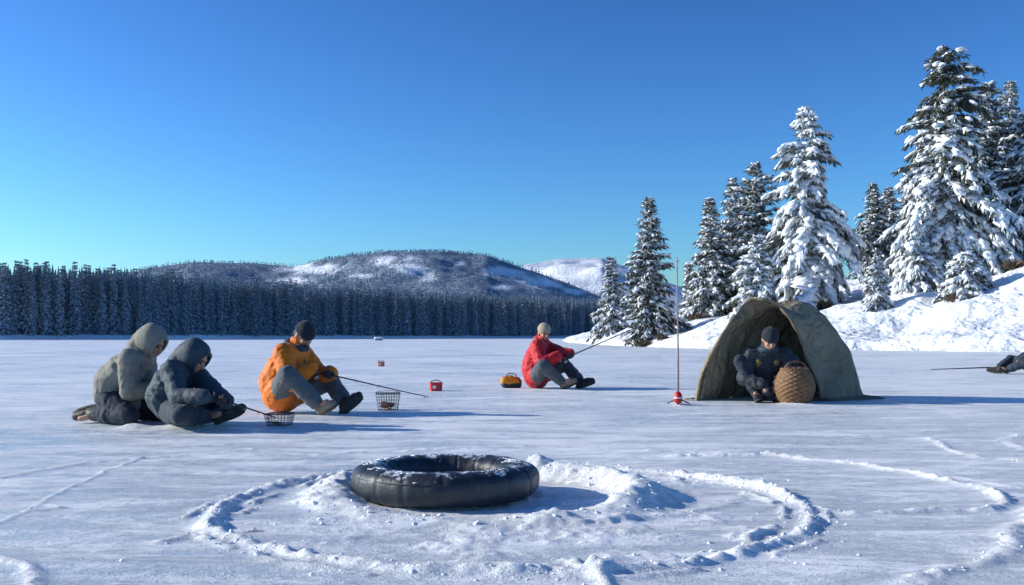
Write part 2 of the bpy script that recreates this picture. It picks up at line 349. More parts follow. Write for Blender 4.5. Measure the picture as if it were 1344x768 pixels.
# ---------------------------------------------------------------- conifers
KV=np.array([[0,0,0],[.45,.5,.0],[1,0,-.12],[.45,-.5,0]],float);KF=np.array([[0,1,2],[0,2,3]])
def frame(d,up):
    d=d/np.linalg.norm(d,axis=1,keepdims=True);s=np.cross(up,d);s/=np.linalg.norm(s,axis=1,keepdims=True)+1e-9;u=np.cross(d,s);return d,s,u
def conifer_geo(H,R,seed,snow=.4,droop=.5,nw=26,nb=8,tw=.36,step=.2,gap=.0,pw=.85,base=.06,bs=1.,topdark=False,jit=.5,lobe=.22,fr=.95):
    r=np.random.default_rng(seed);TM=[];TO=[];SM=[];SO=[];FM=[];FO=[];LIMB=[]
    sp=(1-base)/nw*H
    for i in range(nw):
        t=base+(1-base)*(i/(nw-1))**.92
        if r.random()<gap and .2<t<.85: continue
        n=max(3,int(nb*(1-.45*t)))
        a0=r.uniform(0,6.28)
        for k in range(n):
            a=a0+6.283*k/n+r.normal(0,.3)
            lb=1+lobe*float(vn(np.array([math.cos(a)*1.3+seed]),np.array([math.sin(a)*1.3]),t*5.,seed))*2
            L=R*((1-t)**pw*(.55+.45*min(1,(t-base)*8+.45))+.03)*r.uniform(.55,1.2)*lb
            if L<.12: L=.12
            zo=H*t+r.uniform(-jit,jit)*sp*(1 if t<.93 else .2)
            rad=np.array([math.cos(a),math.sin(a),0]);tan=np.array([-math.sin(a),math.cos(a),0])
            up=.10+.7*t**2-.15*r.random();dr=droop*(1-.6*t)*r.uniform(.6,1.4)
            ns=max(3,int(L/step));s=(np.arange(ns)+.5)/ns
            c=rad[None]*(L*s)[:,None]+np.array([0,0,1])[None]*(zo+up*L*s-dr*L*s**2)[:,None]
            LIMB.append((np.array([0,0,zo]),c[-1]))
            wd=(1-.65*s)*L*.30
            dz=(up-2*dr*s)
            for sgn in (-1,0,1,-.5,.5):
                d=rad[None]*(.75 if sgn else 1.)+tan[None]*sgn*r.uniform(.6,1.1,ns)[:,None]+np.array([0,0,1])*(dz*.8-.25-.5*abs(sgn)*r.random(ns))[:,None]+r.normal(0,.25,(ns,3))
                D,Sv,U=frame(d,np.array([[0,0,1.]])+r.normal(0,.4,(ns,3)))
                ln=tw*r.uniform(.55,1.3,ns)+wd*.45;wdt=ln*.34
                M3=np.stack([D*ln[:,None],Sv*wdt[:,None],U*ln[:,None]],-1)
                off=c+tan[None]*(sgn*wd*.35)[:,None]+r.normal(0,.04,(ns,3))
                TM.append(M3);TO.append(off)
                sn_=snow*(1. if not topdark else np.clip(1.45-1.6*t,.14,1.))
                q=r.random(ns)<sn_*fr
                if q.any():
                    FM.append(M3[q]*np.array([.95,.85,1.]));FO.append(off[q]+np.array([0,0,.05])+U[q]*.03)
            sn_=snow*(1. if not topdark else np.clip(1.40-1.6*t,.08,1.))
            q=r.random(ns)<sn_
            if q.any():
                for rep in (0,1):
                    m=q.sum();d=rad[None]+np.array([0,0,1])*dz[q][:,None]+tan[None]*r.normal(0,.4,(m,1));D,Sv,U=frame(d,np.array([[0,0,1.]])+r.normal(0,.2,(m,3)))
                    a_=bs*tw*r.uniform(.35,.9,m);b_=bs*(tw*.22+wd[q]*.38)*r.uniform(.4,1.1,m);h_=bs*tw*r.uniform(.12,.28,m)
                    SM.append(np.stack([D*a_[:,None],Sv*b_[:,None],U*h_[:,None]],-1));SO.append(c[q]+np.array([0,0,.05*bs])+r.normal(0,.06,(m,3))+tan[None]*(r.uniform(-.4,.4,m)*wd[q])[:,None])
    cat=lambda l:np.concatenate(l) if l else None
    return cat(TM),cat(TO),cat(SM),cat(SO),cat(FM),cat(FO),LIMB
def trunk_mesh(H,r0,seed,LIMB=None):
    b=MB();k=random.Random(seed);pts=[(k.uniform(-.03,.03)*i*.3,k.uniform(-.03,.03)*i*.3,-.3+ (H*.97+.3)*i/8) for i in range(9)]
    b.tube(pts,[r0*(1-.93*i/8)+.01 for i in range(9)],8)
    if LIMB:
        for a,c in LIMB[::2]: b.tube([a,(a+c)/2+np.array([0,0,.04]),c],[r0*.16,r0*.12,r0*.04],4,False)
    return b
def big_tree(px,top,Yd,basez,Rpx,seed,label,snow=.4,dark=False,**kw):
    zt=CH-(top-HZ)/F*Yd;H=zt-basez;R=Rpx/F*Yd
    x=(px-CX)/F*Yd
    root=empty('pine_tree',(x,Yd,basez),random.Random(seed).uniform(0,6),label,'tree','snowy conifers on the right bank')
    TM,TO,SM,SO,FM,FO,LB=conifer_geo(H,R,seed,snow=snow,**kw)
    trunk_mesh(H,.018*H+.03,seed,LB).build('trunk',M['bark'],root)
    V,Fc=scatter(KV,KF,TM,TO);link('crown',mesh_np('crown',V,Fc,False),M['needle_dark'] if dark else M['needle'],root)
    V,Fc=scatter(IV,IF,SM,SO);V2,F2=scatter(KV,KF,FM,FO)
    V=V+np.random.default_rng(seed).normal(0,.02,V.shape)
    link('snow_load',mesh_np('snow_load',np.concatenate([V,V2]),np.concatenate([Fc,F2+len(V)]),True),M['frost'],root)
    return root
# ---------------------------------------------------------------- right bank
SH=np.array([(30,430),(9,180),(6.6,118),(7.6,90),(8.7,72),(10.9,62.7),(13.9,55.4),(19,52.3),(23,46.5),(45,38),(140,28)],float)
def bankh(x,y):
    x=np.asarray(x,float);y=np.asarray(y,float)
    d=pdist(x,y,[tuple(p) for p in SH]); xs=np.interp(y,SH[::-1,1],SH[::-1,0]);ins=np.where(y>28,x>xs,False);d=np.where(ins,d,-d)
    hm=np.interp(x,[5,9,14,20,24,30,45,120],[1.3,2.0,2.8,3.0,3.9,5.2,7,9])
    hm=hm*(1-.25*sst((y-90)/120))
    wob=fbm(x*.12,y*.12,0,5,4);w2=fbm(x*.45,y*.45,0,15,3);w3=fbm(x*1.4,y*1.4,0,19,3)
    h=hm*(1-np.exp(-np.clip(d+3.2*wob*np.clip(d/4,0,1),0,99)/8.))+.30*sst(d/1.0)+np.clip(d/4,0,1)*(.75*wob+.38*w2+.09*w3)
    return np.where(d>0,h,np.maximum(d*.5,-.6))
bx=np.concatenate([np.arange(3,42,.35),np.arange(42,140,3)]);by=np.concatenate([np.arange(26,100,.35),np.arange(100,180,2),np.arange(180,431,8)])
X,Y=np.meshgrid(bx,by);Zb=bankh(X.ravel(),Y.ravel())
o=link('snow_bank_terrain',mesh_np('snow_bank',np.stack([X.ravel(),Y.ravel(),Zb],-1),grid_faces(len(by),len(bx))),M['snowbank']);o['kind']='structure'
TREES=[
(802,341,92,27,1,'small snow-covered spruce, leftmost tree on the right bank',dict(snow=.8,tw=.40,nw=24,pw=.75)),
(852,264,72,46,2,'dark frosted fir with pointed tip, second tree from the left end of the bank',dict(snow=.48,droop=.35,base=.03,pw=.78,nw=34)),
(904,350,84,17,3,'tiny white sapling between the dark pointed fir and the tall clump',dict(snow=.85,nw=14,tw=.4)),
(932,264,78,40,4,'slim frosted fir at the left edge of the dense clump behind the tent',dict(snow=.68,droop=.4,pw=.75,base=.03,nw=30)),
(962,238,84,42,5,'grey frosted fir squeezed behind two others in the clump left of the white spruce',dict(snow=.7,pw=.72,base=.03,nw=30)),
(992,217,78,60,6,'broad dark frosted fir behind the tent, tallest of the clump left of the white spruce',dict(snow=.50,droop=.35,base=.03,pw=.66,nw=36)),
(993,314,66,38,7,'bright white young spruce in front of the clump, just above the tent',dict(snow=1.,nw=24,bs=1.2)),
(1058,146,70,74,8,'heavily snow-laden spruce with open layered white top and drooping boughs',dict(snow=1.,gap=.16,droop=1.05,pw=.56,bs=1.45,nw=30,nb=8,tw=.44,lobe=.36,fr=1.)),
(1146,243,92,34,9,'distant dark fir, left of the pair behind the white spruce',dict(snow=.4,pw=.75,nw=30)),
(1166,249,95,36,10,'distant dark fir, right of the pair behind the white spruce',dict(snow=.4,pw=.75,nw=30)),
(1150,343,60,25,11,'small solitary white sapling on the open slope right of the tent',dict(snow=1.,nw=18,tw=.34)),
(1238,65,64,76,12,'tallest pine, dark at the top and snow-laden below',dict(snow=1.,topdark=True,droop=.95,nw=44,nb=10,pw=.48,bs=1.45,gap=.04,lobe=.36,fr=1.,base=.02)),
(1196,220,76,40,13,'dark fir mostly hidden behind the left side of the tallest pine',dict(snow=.6,pw=.7,nw=30)),
(1268,337,57,46,14,'squat snow-covered spruce at the foot of the tallest pine',dict(snow=1.,nw=22,bs=1.2)),
(1297,112,76,58,15,'tall dark frosted fir just right of the tallest pine',dict(snow=.52,pw=.60,dark=True,nw=38)),
(1326,110,82,52,16,'tall slender frosted fir behind the right edge pines',dict(snow=.6,pw=.62,nw=36)),
(1362,140,64,76,17,'large dark pine cut by the right edge of the photo',dict(snow=.72,pw=.50,droop=.8,nw=38,bs=1.2,base=.02)),
(1206,318,62,42,18,'small drooping white spruce under the left boughs of the tallest pine',dict(snow=1.,nw=20,bs=1.25,droop=.8)),
]
for px,top,Yd,Rpx,sd_,lab,kw in TREES:
    kw=dict(kw);x=(px-CX)/F*Yd;zb=float(bankh(np.array([x]),np.array([float(Yd)]))[0])-.05
    big_tree(px,top,Yd,zb,Rpx,sd_,lab,**kw)
SL=['low brown shrub at the foot of the pointed dark fir','low brown shrub right of the pointed dark fir','low brown shrub above the left side of the tent','low brown shrub under the white spruce','low brown shrub at the foot of the squat snowy spruce','low brown shrub at the foot of the tallest pine','low brown shrub under the large pine at the right edge','low brown shrub below the slim fir of the clump']
for i,(px,Yd,sz) in enumerate([(846,70,.55),(868,69,.4),(1010,60,.5),(1080,66,.7),(1256,56,.6),(1228,61,.5),(1330,60,.7),(915,76,.5)]):
    x=(px-CX)/F*Yd;zb=float(bankh(np.array([x]),np.array([float(Yd)]))[0]);r=np.random.default_rng(300+i);n=150
    a=r.uniform(0,6.28,n);d=np.stack([np.cos(a)*.7,np.sin(a)*.7,r.uniform(.2,1.2,n)],-1);D,Sv,U=frame(d,np.array([[0,0,1.]])+r.normal(0,.5,(n,3)));ln=sz*r.uniform(.4,1.1,n)
    V,Fc=scatter(KV,KF,np.stack([D*ln[:,None],Sv*ln[:,None]*.3,U*ln[:,None]],-1),np.stack([r.normal(0,sz*.6,n),r.normal(0,sz*.5,n),r.uniform(-.1,.15,n)],-1))
    o=link('shrub',mesh_np('shrub',V,Fc,False),M['bark']);o.location=(x,Yd,zb);tag(o,SL[i],'shrub','brown shrubs in the bank snow')
# ---------------------------------------------------------------- far shore + forest
fpx=np.array([-300,0,180,300,430,600,780,900,1700.]);ftop=np.array([338,341,349,363,372,382,389,394,396.])
def shoreY(px): return F*17.4/(HZ-np.interp(px,fpx,ftop))
OFF=np.array([-4,0,1.5,6,15,50,120,400,1200.]);OZ=np.array([-1,.0,.9,1.4,1.8,3.,6,14,30.])
cp=np.arange(-900,1700,8.)
PX,OO=np.meshgrid(cp,OFF);YY=shoreY(PX)+OO;XX=(PX-CX)/F*YY;ZZ=np.interp(OO,OFF,OZ)+.25*fbm(XX*.08,YY*.08,0,3,3)*(OO>0)
o=link('far_shore_terrain',mesh_np('far_shore',np.stack([XX.ravel(),YY.ravel(),ZZ.ravel()],-1),grid_faces(len(OFF),len(cp))),M['snowbank']);o['kind']='structure'
variants=[]
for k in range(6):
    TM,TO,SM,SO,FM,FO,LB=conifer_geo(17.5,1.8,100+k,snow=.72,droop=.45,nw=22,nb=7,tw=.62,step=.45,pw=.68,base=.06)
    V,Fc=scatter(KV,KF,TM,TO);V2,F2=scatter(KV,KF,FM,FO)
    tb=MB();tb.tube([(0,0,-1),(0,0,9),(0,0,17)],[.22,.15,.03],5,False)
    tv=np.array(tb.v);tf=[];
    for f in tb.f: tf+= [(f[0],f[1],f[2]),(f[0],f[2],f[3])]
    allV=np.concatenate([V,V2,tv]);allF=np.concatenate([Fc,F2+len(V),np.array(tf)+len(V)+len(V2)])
    me=mesh_np('spruce_tree',allV,allF,False);me.materials.append(M['far_needle_hazed']);me.materials.append(M['far_frost_hazed'])
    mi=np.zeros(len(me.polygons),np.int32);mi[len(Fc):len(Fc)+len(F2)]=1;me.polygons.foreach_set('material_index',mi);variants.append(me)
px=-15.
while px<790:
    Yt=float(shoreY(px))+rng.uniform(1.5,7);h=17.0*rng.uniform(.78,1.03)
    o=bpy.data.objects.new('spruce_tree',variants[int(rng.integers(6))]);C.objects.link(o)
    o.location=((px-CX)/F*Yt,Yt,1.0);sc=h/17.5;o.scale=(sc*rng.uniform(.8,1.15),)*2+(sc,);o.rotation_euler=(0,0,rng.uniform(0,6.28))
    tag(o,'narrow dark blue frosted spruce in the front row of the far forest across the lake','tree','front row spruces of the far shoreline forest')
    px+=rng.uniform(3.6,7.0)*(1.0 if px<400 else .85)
def star_tree(seed,tiers=6,n=7):
    r=np.random.default_rng(seed);V=[];Fc=[]
    for t in range(tiers):
        z0=t/tiers*.92+.02;z1=min(1.,z0+.34);R=(1-z0)**.8*.5+.02;b=len(V);V.append((0,0,z1))
        a0=r.uniform(0,6)
        for k in range(2*n):
            a=a0+math.pi*k/n;rr=R*(r.uniform(.75,1.15) if k%2==0 else .42);V.append((rr*math.cos(a),rr*math.sin(a),z0-(.03 if k%2==0 else -.04)))
        for k in range(2*n): Fc.append((b,b+1+k,b+1+(k+1)%(2*n)))
    return np.array(V),np.array(Fc)
Vs=[];Fs=[];nb_=0
for q in range(5):
    tv,tf=star_tree(q);n=850
    pxr=rng.uniform(-260,815,n);of=6+rng.random(n)**1.5*110;Yr=shoreY(pxr)+of;h=17*rng.uniform(.82,1.02,n)
    off=np.stack([(pxr-CX)/F*Yr,Yr,np.interp(of,OFF,OZ)-.3],-1);Mx=np.zeros((n,3,3));wd=h*.19*rng.uniform(.8,1.2,n);a=rng.uniform(0,6.28,n)
    Mx[:,0,0]=np.cos(a)*wd;Mx[:,0,1]=-np.sin(a)*wd;Mx[:,1,0]=np.sin(a)*wd;Mx[:,1,1]=np.cos(a)*wd;Mx[:,2,2]=h
    V,Fc=scatter(tv,tf,Mx,off);Vs.append(V);Fs.append(Fc+nb_);nb_+=len(V)
o=link('far_forest',mesh_np('far_forest',np.concatenate(Vs),np.concatenate(Fs),False),M['wood_mass_hazed']);o['kind']='stuff';tag(o,'dense dark blue conifer forest mass behind the front row on the far shore','forest')
# ---------------------------------------------------------------- hills
def hill_mat(name,dark,dark2,sn=(.82,.86,.92)):
    m,nt,b=nodes(name);tc=nt.nodes.new('ShaderNodeTexCoord').outputs['Object']
    at=nt.nodes.new('ShaderNodeAttribute');at.attribute_name='snow'
    n1=noise(nt,tc,.02,8,.78);n2=noise(nt,tc,.12,4,.7)
    dk=mixc(nt,mp(nt,n2,.35,.65),dark,dark2);dk=mixc(nt,mp(nt,n2,.58,.75,0,.5),dk,sn)
    f=mp(nt,mth(nt,'ADD',at.outputs['Fac'],mth(nt,'MULTIPLY',mth(nt,'SUBTRACT',n1,.5),2.0)),.35,.80)
    nt.links.new(mixc(nt,f,dk,sn),b.inputs['Base Color']);b.inputs['Roughness'].default_value=.9;b.inputs['Specular IOR Level'].default_value=.1
    bn=N(nt,'ShaderNodeBump',Strength=.8,Distance=6);nt.links.new(n2,bn.inputs['Height']);nt.links.new(bn.outputs[0],b.inputs['Normal']);return m
def hill(name,prof,D,mat,ell,seed,front=.5,sbase=0.):
    pp=np.array(prof,float);cp=np.arange(pp[0,0],pp[-1,0]+1,2.5);s=np.concatenate([np.linspace(0,1,70),np.linspace(1.03,1.5,12)])
    PX,SS=np.meshgrid(cp,s);Yh=D*(front+(1-front)*SS)
    hr=((HZ-np.interp(PX,pp[:,0],pp[:,1]))/F*D)
    X=(PX-CX)/F*Yh
    sh=np.where(SS<=1,np.sin(np.clip(SS,0,1)*math.pi/2)**1.2*Yh/D,1-((SS-1)/.5)**1.2*1.1)
    nz=fbm(X/(.09*D),Yh/(.09*D),0,seed,5)*np.sin(np.clip(SS,0,1.)*math.pi)**.7
    nr=fbm(X/(.02*D),Yh/(.02*D),0,seed+3,3)
    z=hr*np.minimum(sh*(1+nz*.40),np.where(SS<=1,Yh/D,9.))+nr*hr*.015-2
    py=HZ-(z-CH)/Yh*F
    a=np.zeros_like(X)+sbase+.32*fbm(X/(.03*D),z/(.012*D),0,seed+8,4)
    wxp=PX+20*fbm(X/(.025*D),Yh/(.05*D),0,seed+1,4)
    for (ex,ey,rx,ry) in ell: a=np.maximum(a,.92*np.exp(-(((wxp-ex)/rx)**2+((py-ey)/ry)**2))+.38*nr)
    o=link(name,mesh_np(name,np.stack([X.ravel(),Yh.ravel(),z.ravel()],-1),grid_faces(len(s),len(cp))),mat);attr(o.data,'snow',a.ravel());o['kind']='structure'
    return X,Yh,z,a,SS
HM1=hill_mat('hill_forest_haze_mat',(.165,.23,.31),(.215,.27,.335));HM2=hill_mat('hill_snow_mat',(.38,.46,.56),(.48,.56,.66),(.86,.89,.94))  # forested slope tones have the distance haze painted in
X1,Y1,Z1,A1,S1=hill('forested_hill_terrain',[(-500,420),(-100,405),(80,372),(175,354),(250,342),(330,343),(385,348),(430,338),(500,329),(580,328),(640,334),(690,351),(740,368),(790,388),(860,410),(960,432),(1100,440)],1500,HM1,
 [(415,353,44,9),(385,369,30,7),(535,348,26,15),(505,342,18,8),(560,362,20,7),(655,358,32,9),(705,372,48,9),(655,378,24,5),(755,382,25,6),(470,362,22,4),(600,346,20,5)],11)
hill('snowy_hill_terrain',[(420,430),(600,385),(660,360),(690,347),(740,338),(790,338),(826,350),(870,368),(950,392),(1100,420),(1300,436)],3200,HM2,[(760,352,70,22)],23,sbase=.62)
pr=np.clip(1.15-A1*1.5,.04,1)*((S1>.2)&(S1<1.0));idx=np.argwhere(rng.random(A1.shape)<pr);sel=idx[rng.integers(0,len(idx),15000)]
xx=X1[sel[:,0],sel[:,1]]+rng.normal(0,4,len(sel));yy=Y1[sel[:,0],sel[:,1]]+rng.normal(0,6,len(sel));zz=Z1[sel[:,0],sel[:,1]]
tv,tf=star_tree(9,2,4);n=len(sel);h=rng.uniform(4,7,n);Mx=np.zeros((n,3,3));Mx[:,0,0]=h*.5;Mx[:,1,1]=h*.5;Mx[:,2,2]=h
V,Fc=scatter(tv,tf,Mx,np.stack([xx,yy,zz-1],-1))
o=link('hill_forest',mesh_np('hill_forest',V,Fc,False),M['hilltrees_hazed']);o['kind']='stuff';tag(o,'thin grey blue forest covering the distant rounded hill','forest')
# ---------------------------------------------------------------- inner tube
tx,ty=-.297,4.46;root=empty('inner_tube',(tx,ty,.010),.3,'black inflated inner tube dusted with snow lying in the ring of churned snow','inner tube')
nu,nv=256,40;U,Vv=np.meshgrid(np.linspace(0,2*math.pi,nu,endpoint=False),np.linspace(0,2*math.pi,nv,endpoint=False),indexing='ij')
seg=17;ph=((U+.03*np.sin(U*5))*seg/(2*math.pi))%1;ph=np.minimum(ph,1-ph)
pin=1-.055*np.exp(-(ph/.06)**2)+.012*np.cos(ph*2*math.pi)
c_=np.cos(Vv);s_=np.sin(Vv);sq=lambda q,e:np.sign(q)*np.abs(q)**e
ra=.088*pin;rb=.073*pin
rr=.330+ra*sq(c_,.78)+.006*fbm(np.cos(U)*4,np.sin(U)*4+Vv,0,3,3);zz=.072+rb*sq(s_,.80)
zz=zz+.006*fbm(np.cos(U)*4,np.sin(U)*4,0,6,3)
V=np.stack([rr*np.cos(U),rr*np.sin(U),np.maximum(zz,-.003)],-1).reshape(-1,3)
i=np.arange(nu)[:,None];j=np.arange(nv)[None,:]
fc=np.stack([i*nv+j,((i+1)%nu)*nv+j,((i+1)%nu)*nv+(j+1)%nv,i*nv+(j+1)%nv],-1).reshape(-1,4)
link('tube_body',mesh_np('tube_body',V,fc),M['rubber'],root)
b=MB()
for zc,rad in ((.104,.412),):
    b.tube([(rad*math.cos(a),rad*math.sin(a),zc) for a in np.linspace(0,2*math.pi,97)],.003,6)
b.build('seam',M['rubber'],root)
b=MB();b.tube([(.245,0,.075),(.215,0,.08)],[.011,.008],10);b.tube([(.215,0,.08),(.20,0,.082)],.006,10);b.build('valve',M['rubber'],root)
n=1000;a=rng.uniform(0,6.28,n);r_=.33+rng.normal(0,.03,n);s=.002+.008*rng.random(n)**2
Mx=np.zeros((n,3,3));Mx[:,0,0]=s*1.5;Mx[:,1,1]=s*1.3;Mx[:,2,2]=s*.25
dz=.072+.073*np.sqrt(np.clip(1-((r_-.33)/.088)**2,0,1))
V,Fc=scatter(IV,IF,Mx,np.stack([r_*np.cos(a),r_*np.sin(a),dz-.001],-1));o=link('snow_dusting',mesh_np('snow_dusting',V,Fc),M['crumb'],root);o['kind']='stuff'
# ---------------------------------------------------------------- people
M['skin']=pm('skin',(.52,.27,.185),(.44,.21,.14),20,.5,.1,200,.001)
M['eye']=pm('eye',(.02,.015,.01),(.03,.02,.015),20,.2,0)
M['hair']=pm('hair',(.03,.02,.015),(.06,.04,.03),60,.7,.6,200,.004)
def cloth(n,c,c2=None,r=.8,frost=None,bs=90): return pm(n,c,c2,5,r,.45,bs,.004,spec=.3,sheen=.1,frost=frost,fscale=25,bump2=(.5,8,.02))
M['grey']=cloth('grey_parka',(.245,.232,.195),(.215,.202,.168))
M['navy']=cloth('navy_jacket',(.030,.054,.076),(.025,.046,.064),.65)
M['orange']=cloth('orange_jacket',(.78,.185,.005),(.70,.160,.004),.6)
M['red']=cloth('red_jacket',(.58,.016,.026),(.50,.013,.02),.6)
M['blackj']=cloth('black_jacket',(.024,.034,.050),(.016,.023,.034),.6)
M['yellow']=cloth('olive_yellow_panel',(.20,.155,.04),(.15,.12,.03),.7)
M['gtrou']=cloth('grey_trousers',(.125,.140,.155),(.095,.107,.12))
M['dtrou']=cloth('dark_grey_trousers',(.085,.098,.115),(.06,.07,.082))
M['ntrou']=cloth('navy_trousers',(.028,.040,.060),(.020,.030,.045))
M['boot']=cloth('dark_boot',(.05,.042,.038),(.03,.028,.026),.55)
M['tanboot']=cloth('tan_boot',(.24,.21,.17),(.18,.15,.12),.7)
M['sole']=pm('sole',(.08,.07,.065),(.04,.038,.036),20,.7,.3,80)
M['glove']=cloth('glove',(.028,.032,.042),(.018,.02,.028),.6)
M['blackhat']=cloth('black_knit',(.022,.028,.042),(.014,.018,.028),.95,bs=50)
M['creamhat']=cloth('cream_knit',(.40,.33,.23),(.32,.26,.18),.95,bs=50)
def V3(*a): return Vector(a)
def ik(a,c,l1,l2,hint):
    a=Vector(a);c=Vector(c);v=c-a;L=max(v.length,.02);u=v/L;L2=min(L,(l1+l2)*.999)
    x=(l1*l1-l2*l2+L2*L2)/(2*L2);h=math.sqrt(max(l1*l1-x*x,1e-6));hn=Vector(hint);hn=(hn-u*hn.dot(u)).normalized();return a+u*x+hn*h
def hand_prims(b,w,d,n,curl=1.,r=.0115):
    d=Vector(d).normalized();n=Vector(n);n=(n-d*n.dot(d)).normalized();t=d.cross(n)
    w=Vector(w)
    for i in range(4):
        k=w+d*(.088-.004*abs(i-1.3))+t*(i-1.5)*.0215
        b.rc(w+t*(i-1.5)*.014,.019,k,r*1.2,n=8)
        L=[.040,.045,.042,.033][i];p=k
        for s,a in enumerate((50,100,150)):
            an=math.radians(a*curl);dd=d*math.cos(an)+n*math.sin(an);q=p+dd*L*(1,.72,.55)[s];b.rc(p,r*(1.02-.08*s),q,r*(.94-.08*s),n=8);p=q
    return t
def thumb_prims(b,w,d,n,t,sg,r=.0125):
    w=Vector(w);p0=w+d*.022+t*sg*.022;p1=p0+(t*sg*.6+d*.6+n*.45).normalized()*.042;p2=p1+(d*.55+n*.8-t*sg*.15).normalized()*.034;p3=p2+(d*.2+n*.8-t*sg*.45).normalized()*.024
    b.rc(p0,r*1.3,p1,r,n=8);b.rc(p1,r,p2,r*.92,n=8);b.rc(p2,r*.92,p3,r*.8,n=8)
def grip(pt,axis,dh,flip=1):
    ax=Vector(axis).normalized();d=Vector(dh);d=(d-ax*d.dot(ax)).normalized();n=ax.cross(d)*flip
    return Vector(pt)-d*.082-n*.034,d,n
def person(label,loc,rz,d,st):
    root=empty('person',loc,rz,label,'person')
    Yv=V3(0,1,0);pel=V3(*d['pel']);che=V3(*d['che']);nk=V3(*d['neck']);hc=V3(*d['head']);f=V3(*d['hf']).normalized()
    up0=V3(*d.get('hu',(0,0,1)));u=(up0-f*up0.dot(f)).normalized();s=u.cross(f)
    mid=(pel+che)/2+V3(*d.get('bend',(-.03,0,0)))
    sw=d.get('sw',.185);shc=nk*.75+che*.25
    B=MB()
    B.rc(pel,.11,mid,.105,Yv,1.35);B.rc(mid,.105,che,.12,Yv,1.3);B.rc(che,.115,nk-V3(0,0,.03),.075,Yv,1.6)
    hb=hc-u*.055-f*.015;B.rc(nk-V3(0,0,.03),.058,hb,.055)
    B.ell(hc-f*.012+u*.025,f*.098,s*.077,u*.095);B.ell(hc+f*.028-u*.035,f*.062,s*.058,u*.068);B.ell(hc+f*.062-u*.088,f*.026,s*.026,u*.020)
    B.rc(hc+f*.085+u*.018,.009,hc+f*.110-u*.020,.0145,n=8);B.ell(hc+f*.100-u*.026,f*.012,s*.018,u*.010,8,5)
    B.ell(hc+f*.076+u*.036,f*.018,s*.050,u*.011,10,6);B.ell(hc+f*.083-u*.052,f*.012,s*.024,u*.011,8,5)
    for q in(-1,1):
        B.ell(hc+s*q*.077-f*.008,f*.020,s*.009,u*.031,8,6);B.ell(hc+f*.066+s*q*.038-u*.018,f*.020,s*.018,u*.018,8,6)
    J=MB();T=MB()
    jr=st.get('jr',1.);tr=st.get('tr',1.12)
    J.rc(pel+V3(0,0,.02),.145*jr,mid,.150*jr,Yv,1.3);J.rc(mid,.150*jr,che,.150*jr,Yv,1.28);J.rc(che,.145*jr,nk-V3(0,0,.03),.090*jr,Yv,1.55)
    J.rc(nk-V3(0,0,.03),.088*jr,nk*.45+hb*.55,.078*jr)
    T.rc(pel,.118,pel+V3(.03,0,.03),.12,Yv,1.35)
    wr=[];el=[]
    for i,q in enumerate((-1,1)):
        sh=shc+V3(0,q*sw,0)+V3(*d.get('sho',(0,0,0)))
        w,hd,hn=d['hands'][i];e=ik(sh,w,.285,.25,d['eh'][i])
        B.rc(shc,.07,sh,.055);B.rc(sh,.052,e,.040);B.rc(e,.040,w,.027);B.rc(w,.026,w+hd*.07,.022)
        J.rc(shc+V3(0,q*.08,-.02),.10*jr,sh,.085*jr);J.rc(sh,.086*jr,e,.074*jr);J.rc(e,.076*jr,w-hd*.012,.054*jr)
        for tt in (.3,.62):
            c=e.lerp(w,tt);J.rc(c,(.076-.02*tt)*jr,c+(w-e).normalized()*.014,(.076-.02*tt)*jr)
        wr.append(w);el.append(e)
    for i,q in enumerate((-1,1)):
        hp=pel+V3(.01,q*.095,0);an=V3(*d['ank'][i]);kn=ik(hp,an,.425,.41,d['kh'][i]);toe=V3(*d['toe'][i]).normalized()
        kn.z=max(kn.z,.085)
        B.rc(hp,.082,kn,.052);B.rc(kn,.052,an,.036);B.rc(an,.034,an+toe*.12,.026)
        T.rc(hp,.108*tr,kn,.078*tr);T.rc(kn,.078*tr,an+(kn-an)*.16,.064*tr)
        if st.get('hem'): J.rc(hp+V3(0,0,.03),.132*jr,hp.lerp(kn,st['hem'])+V3(0,0,.02),.112*jr)
        for tt in(.3,.55): c=an.lerp(kn,tt*.8);T.rc(c,(.066+.014*tt)*tr,c+(kn-an).normalized()*.012,(.067+.014*tt)*tr)
        sh_=(kn-an).normalized();dn=(-sh_+toe*sh_.dot(toe)).normalized()
        F_=MB();F_.rc(an+sh_*.13,.062,an,.056);F_.rc(an+dn*.025-toe*.03,.048,an+dn*.035+toe*.09,.046);F_.rc(an+dn*.035+toe*.09,.046,an+dn*.042+toe*.165,.038,n=12)
        bo=F_.organic('boot',M[st['boots'][i]],root,.010,2,.0035,18,i)
        so_=MB();sid=toe.cross(dn)
        prof=[(-.085,.030),(-.06,.042),(0,.040),(.06,.047),(.13,.046),(.18,.034),(.20,.015)]
        V=[];
        for z in (.062,.084):
            for x,y in prof: V.append(an+dn*z+toe*x+sid*y)
            for x,y in prof[::-1]: V.append(an+dn*z+toe*x-sid*y)
        n=len(prof)*2;so_.add(V,[tuple(range(n)),tuple(range(n,2*n))]+[(k,(k+1)%n,n+(k+1)%n,n+k) for k in range(n)]);so_.build('sole',M['sole'],bo,False)
    if st.get('skirt'):
        for a,r1,b_,r2 in st['skirt']: J.rc(a,r1,b_,r2,Yv,1.2)
    B.organic('body',M['skin'],root,.0075,1)
    T.organic('trousers',M[st['trousers']],root,.010,2,.009,8,st.get('seed',1)+3)
    jk=J.organic('jacket',M[st['jacket']],root,.0095,2,st.get('fold',.011),9.5,st.get('seed',1))
    E=MB()
    for q in(-1,1): E.ell(hc+f*.078+s*q*.031+u*.010,f*.012,s*.014,u*.008,8,6)
    E.build('eyes',M['eye'],root)
    E=MB()
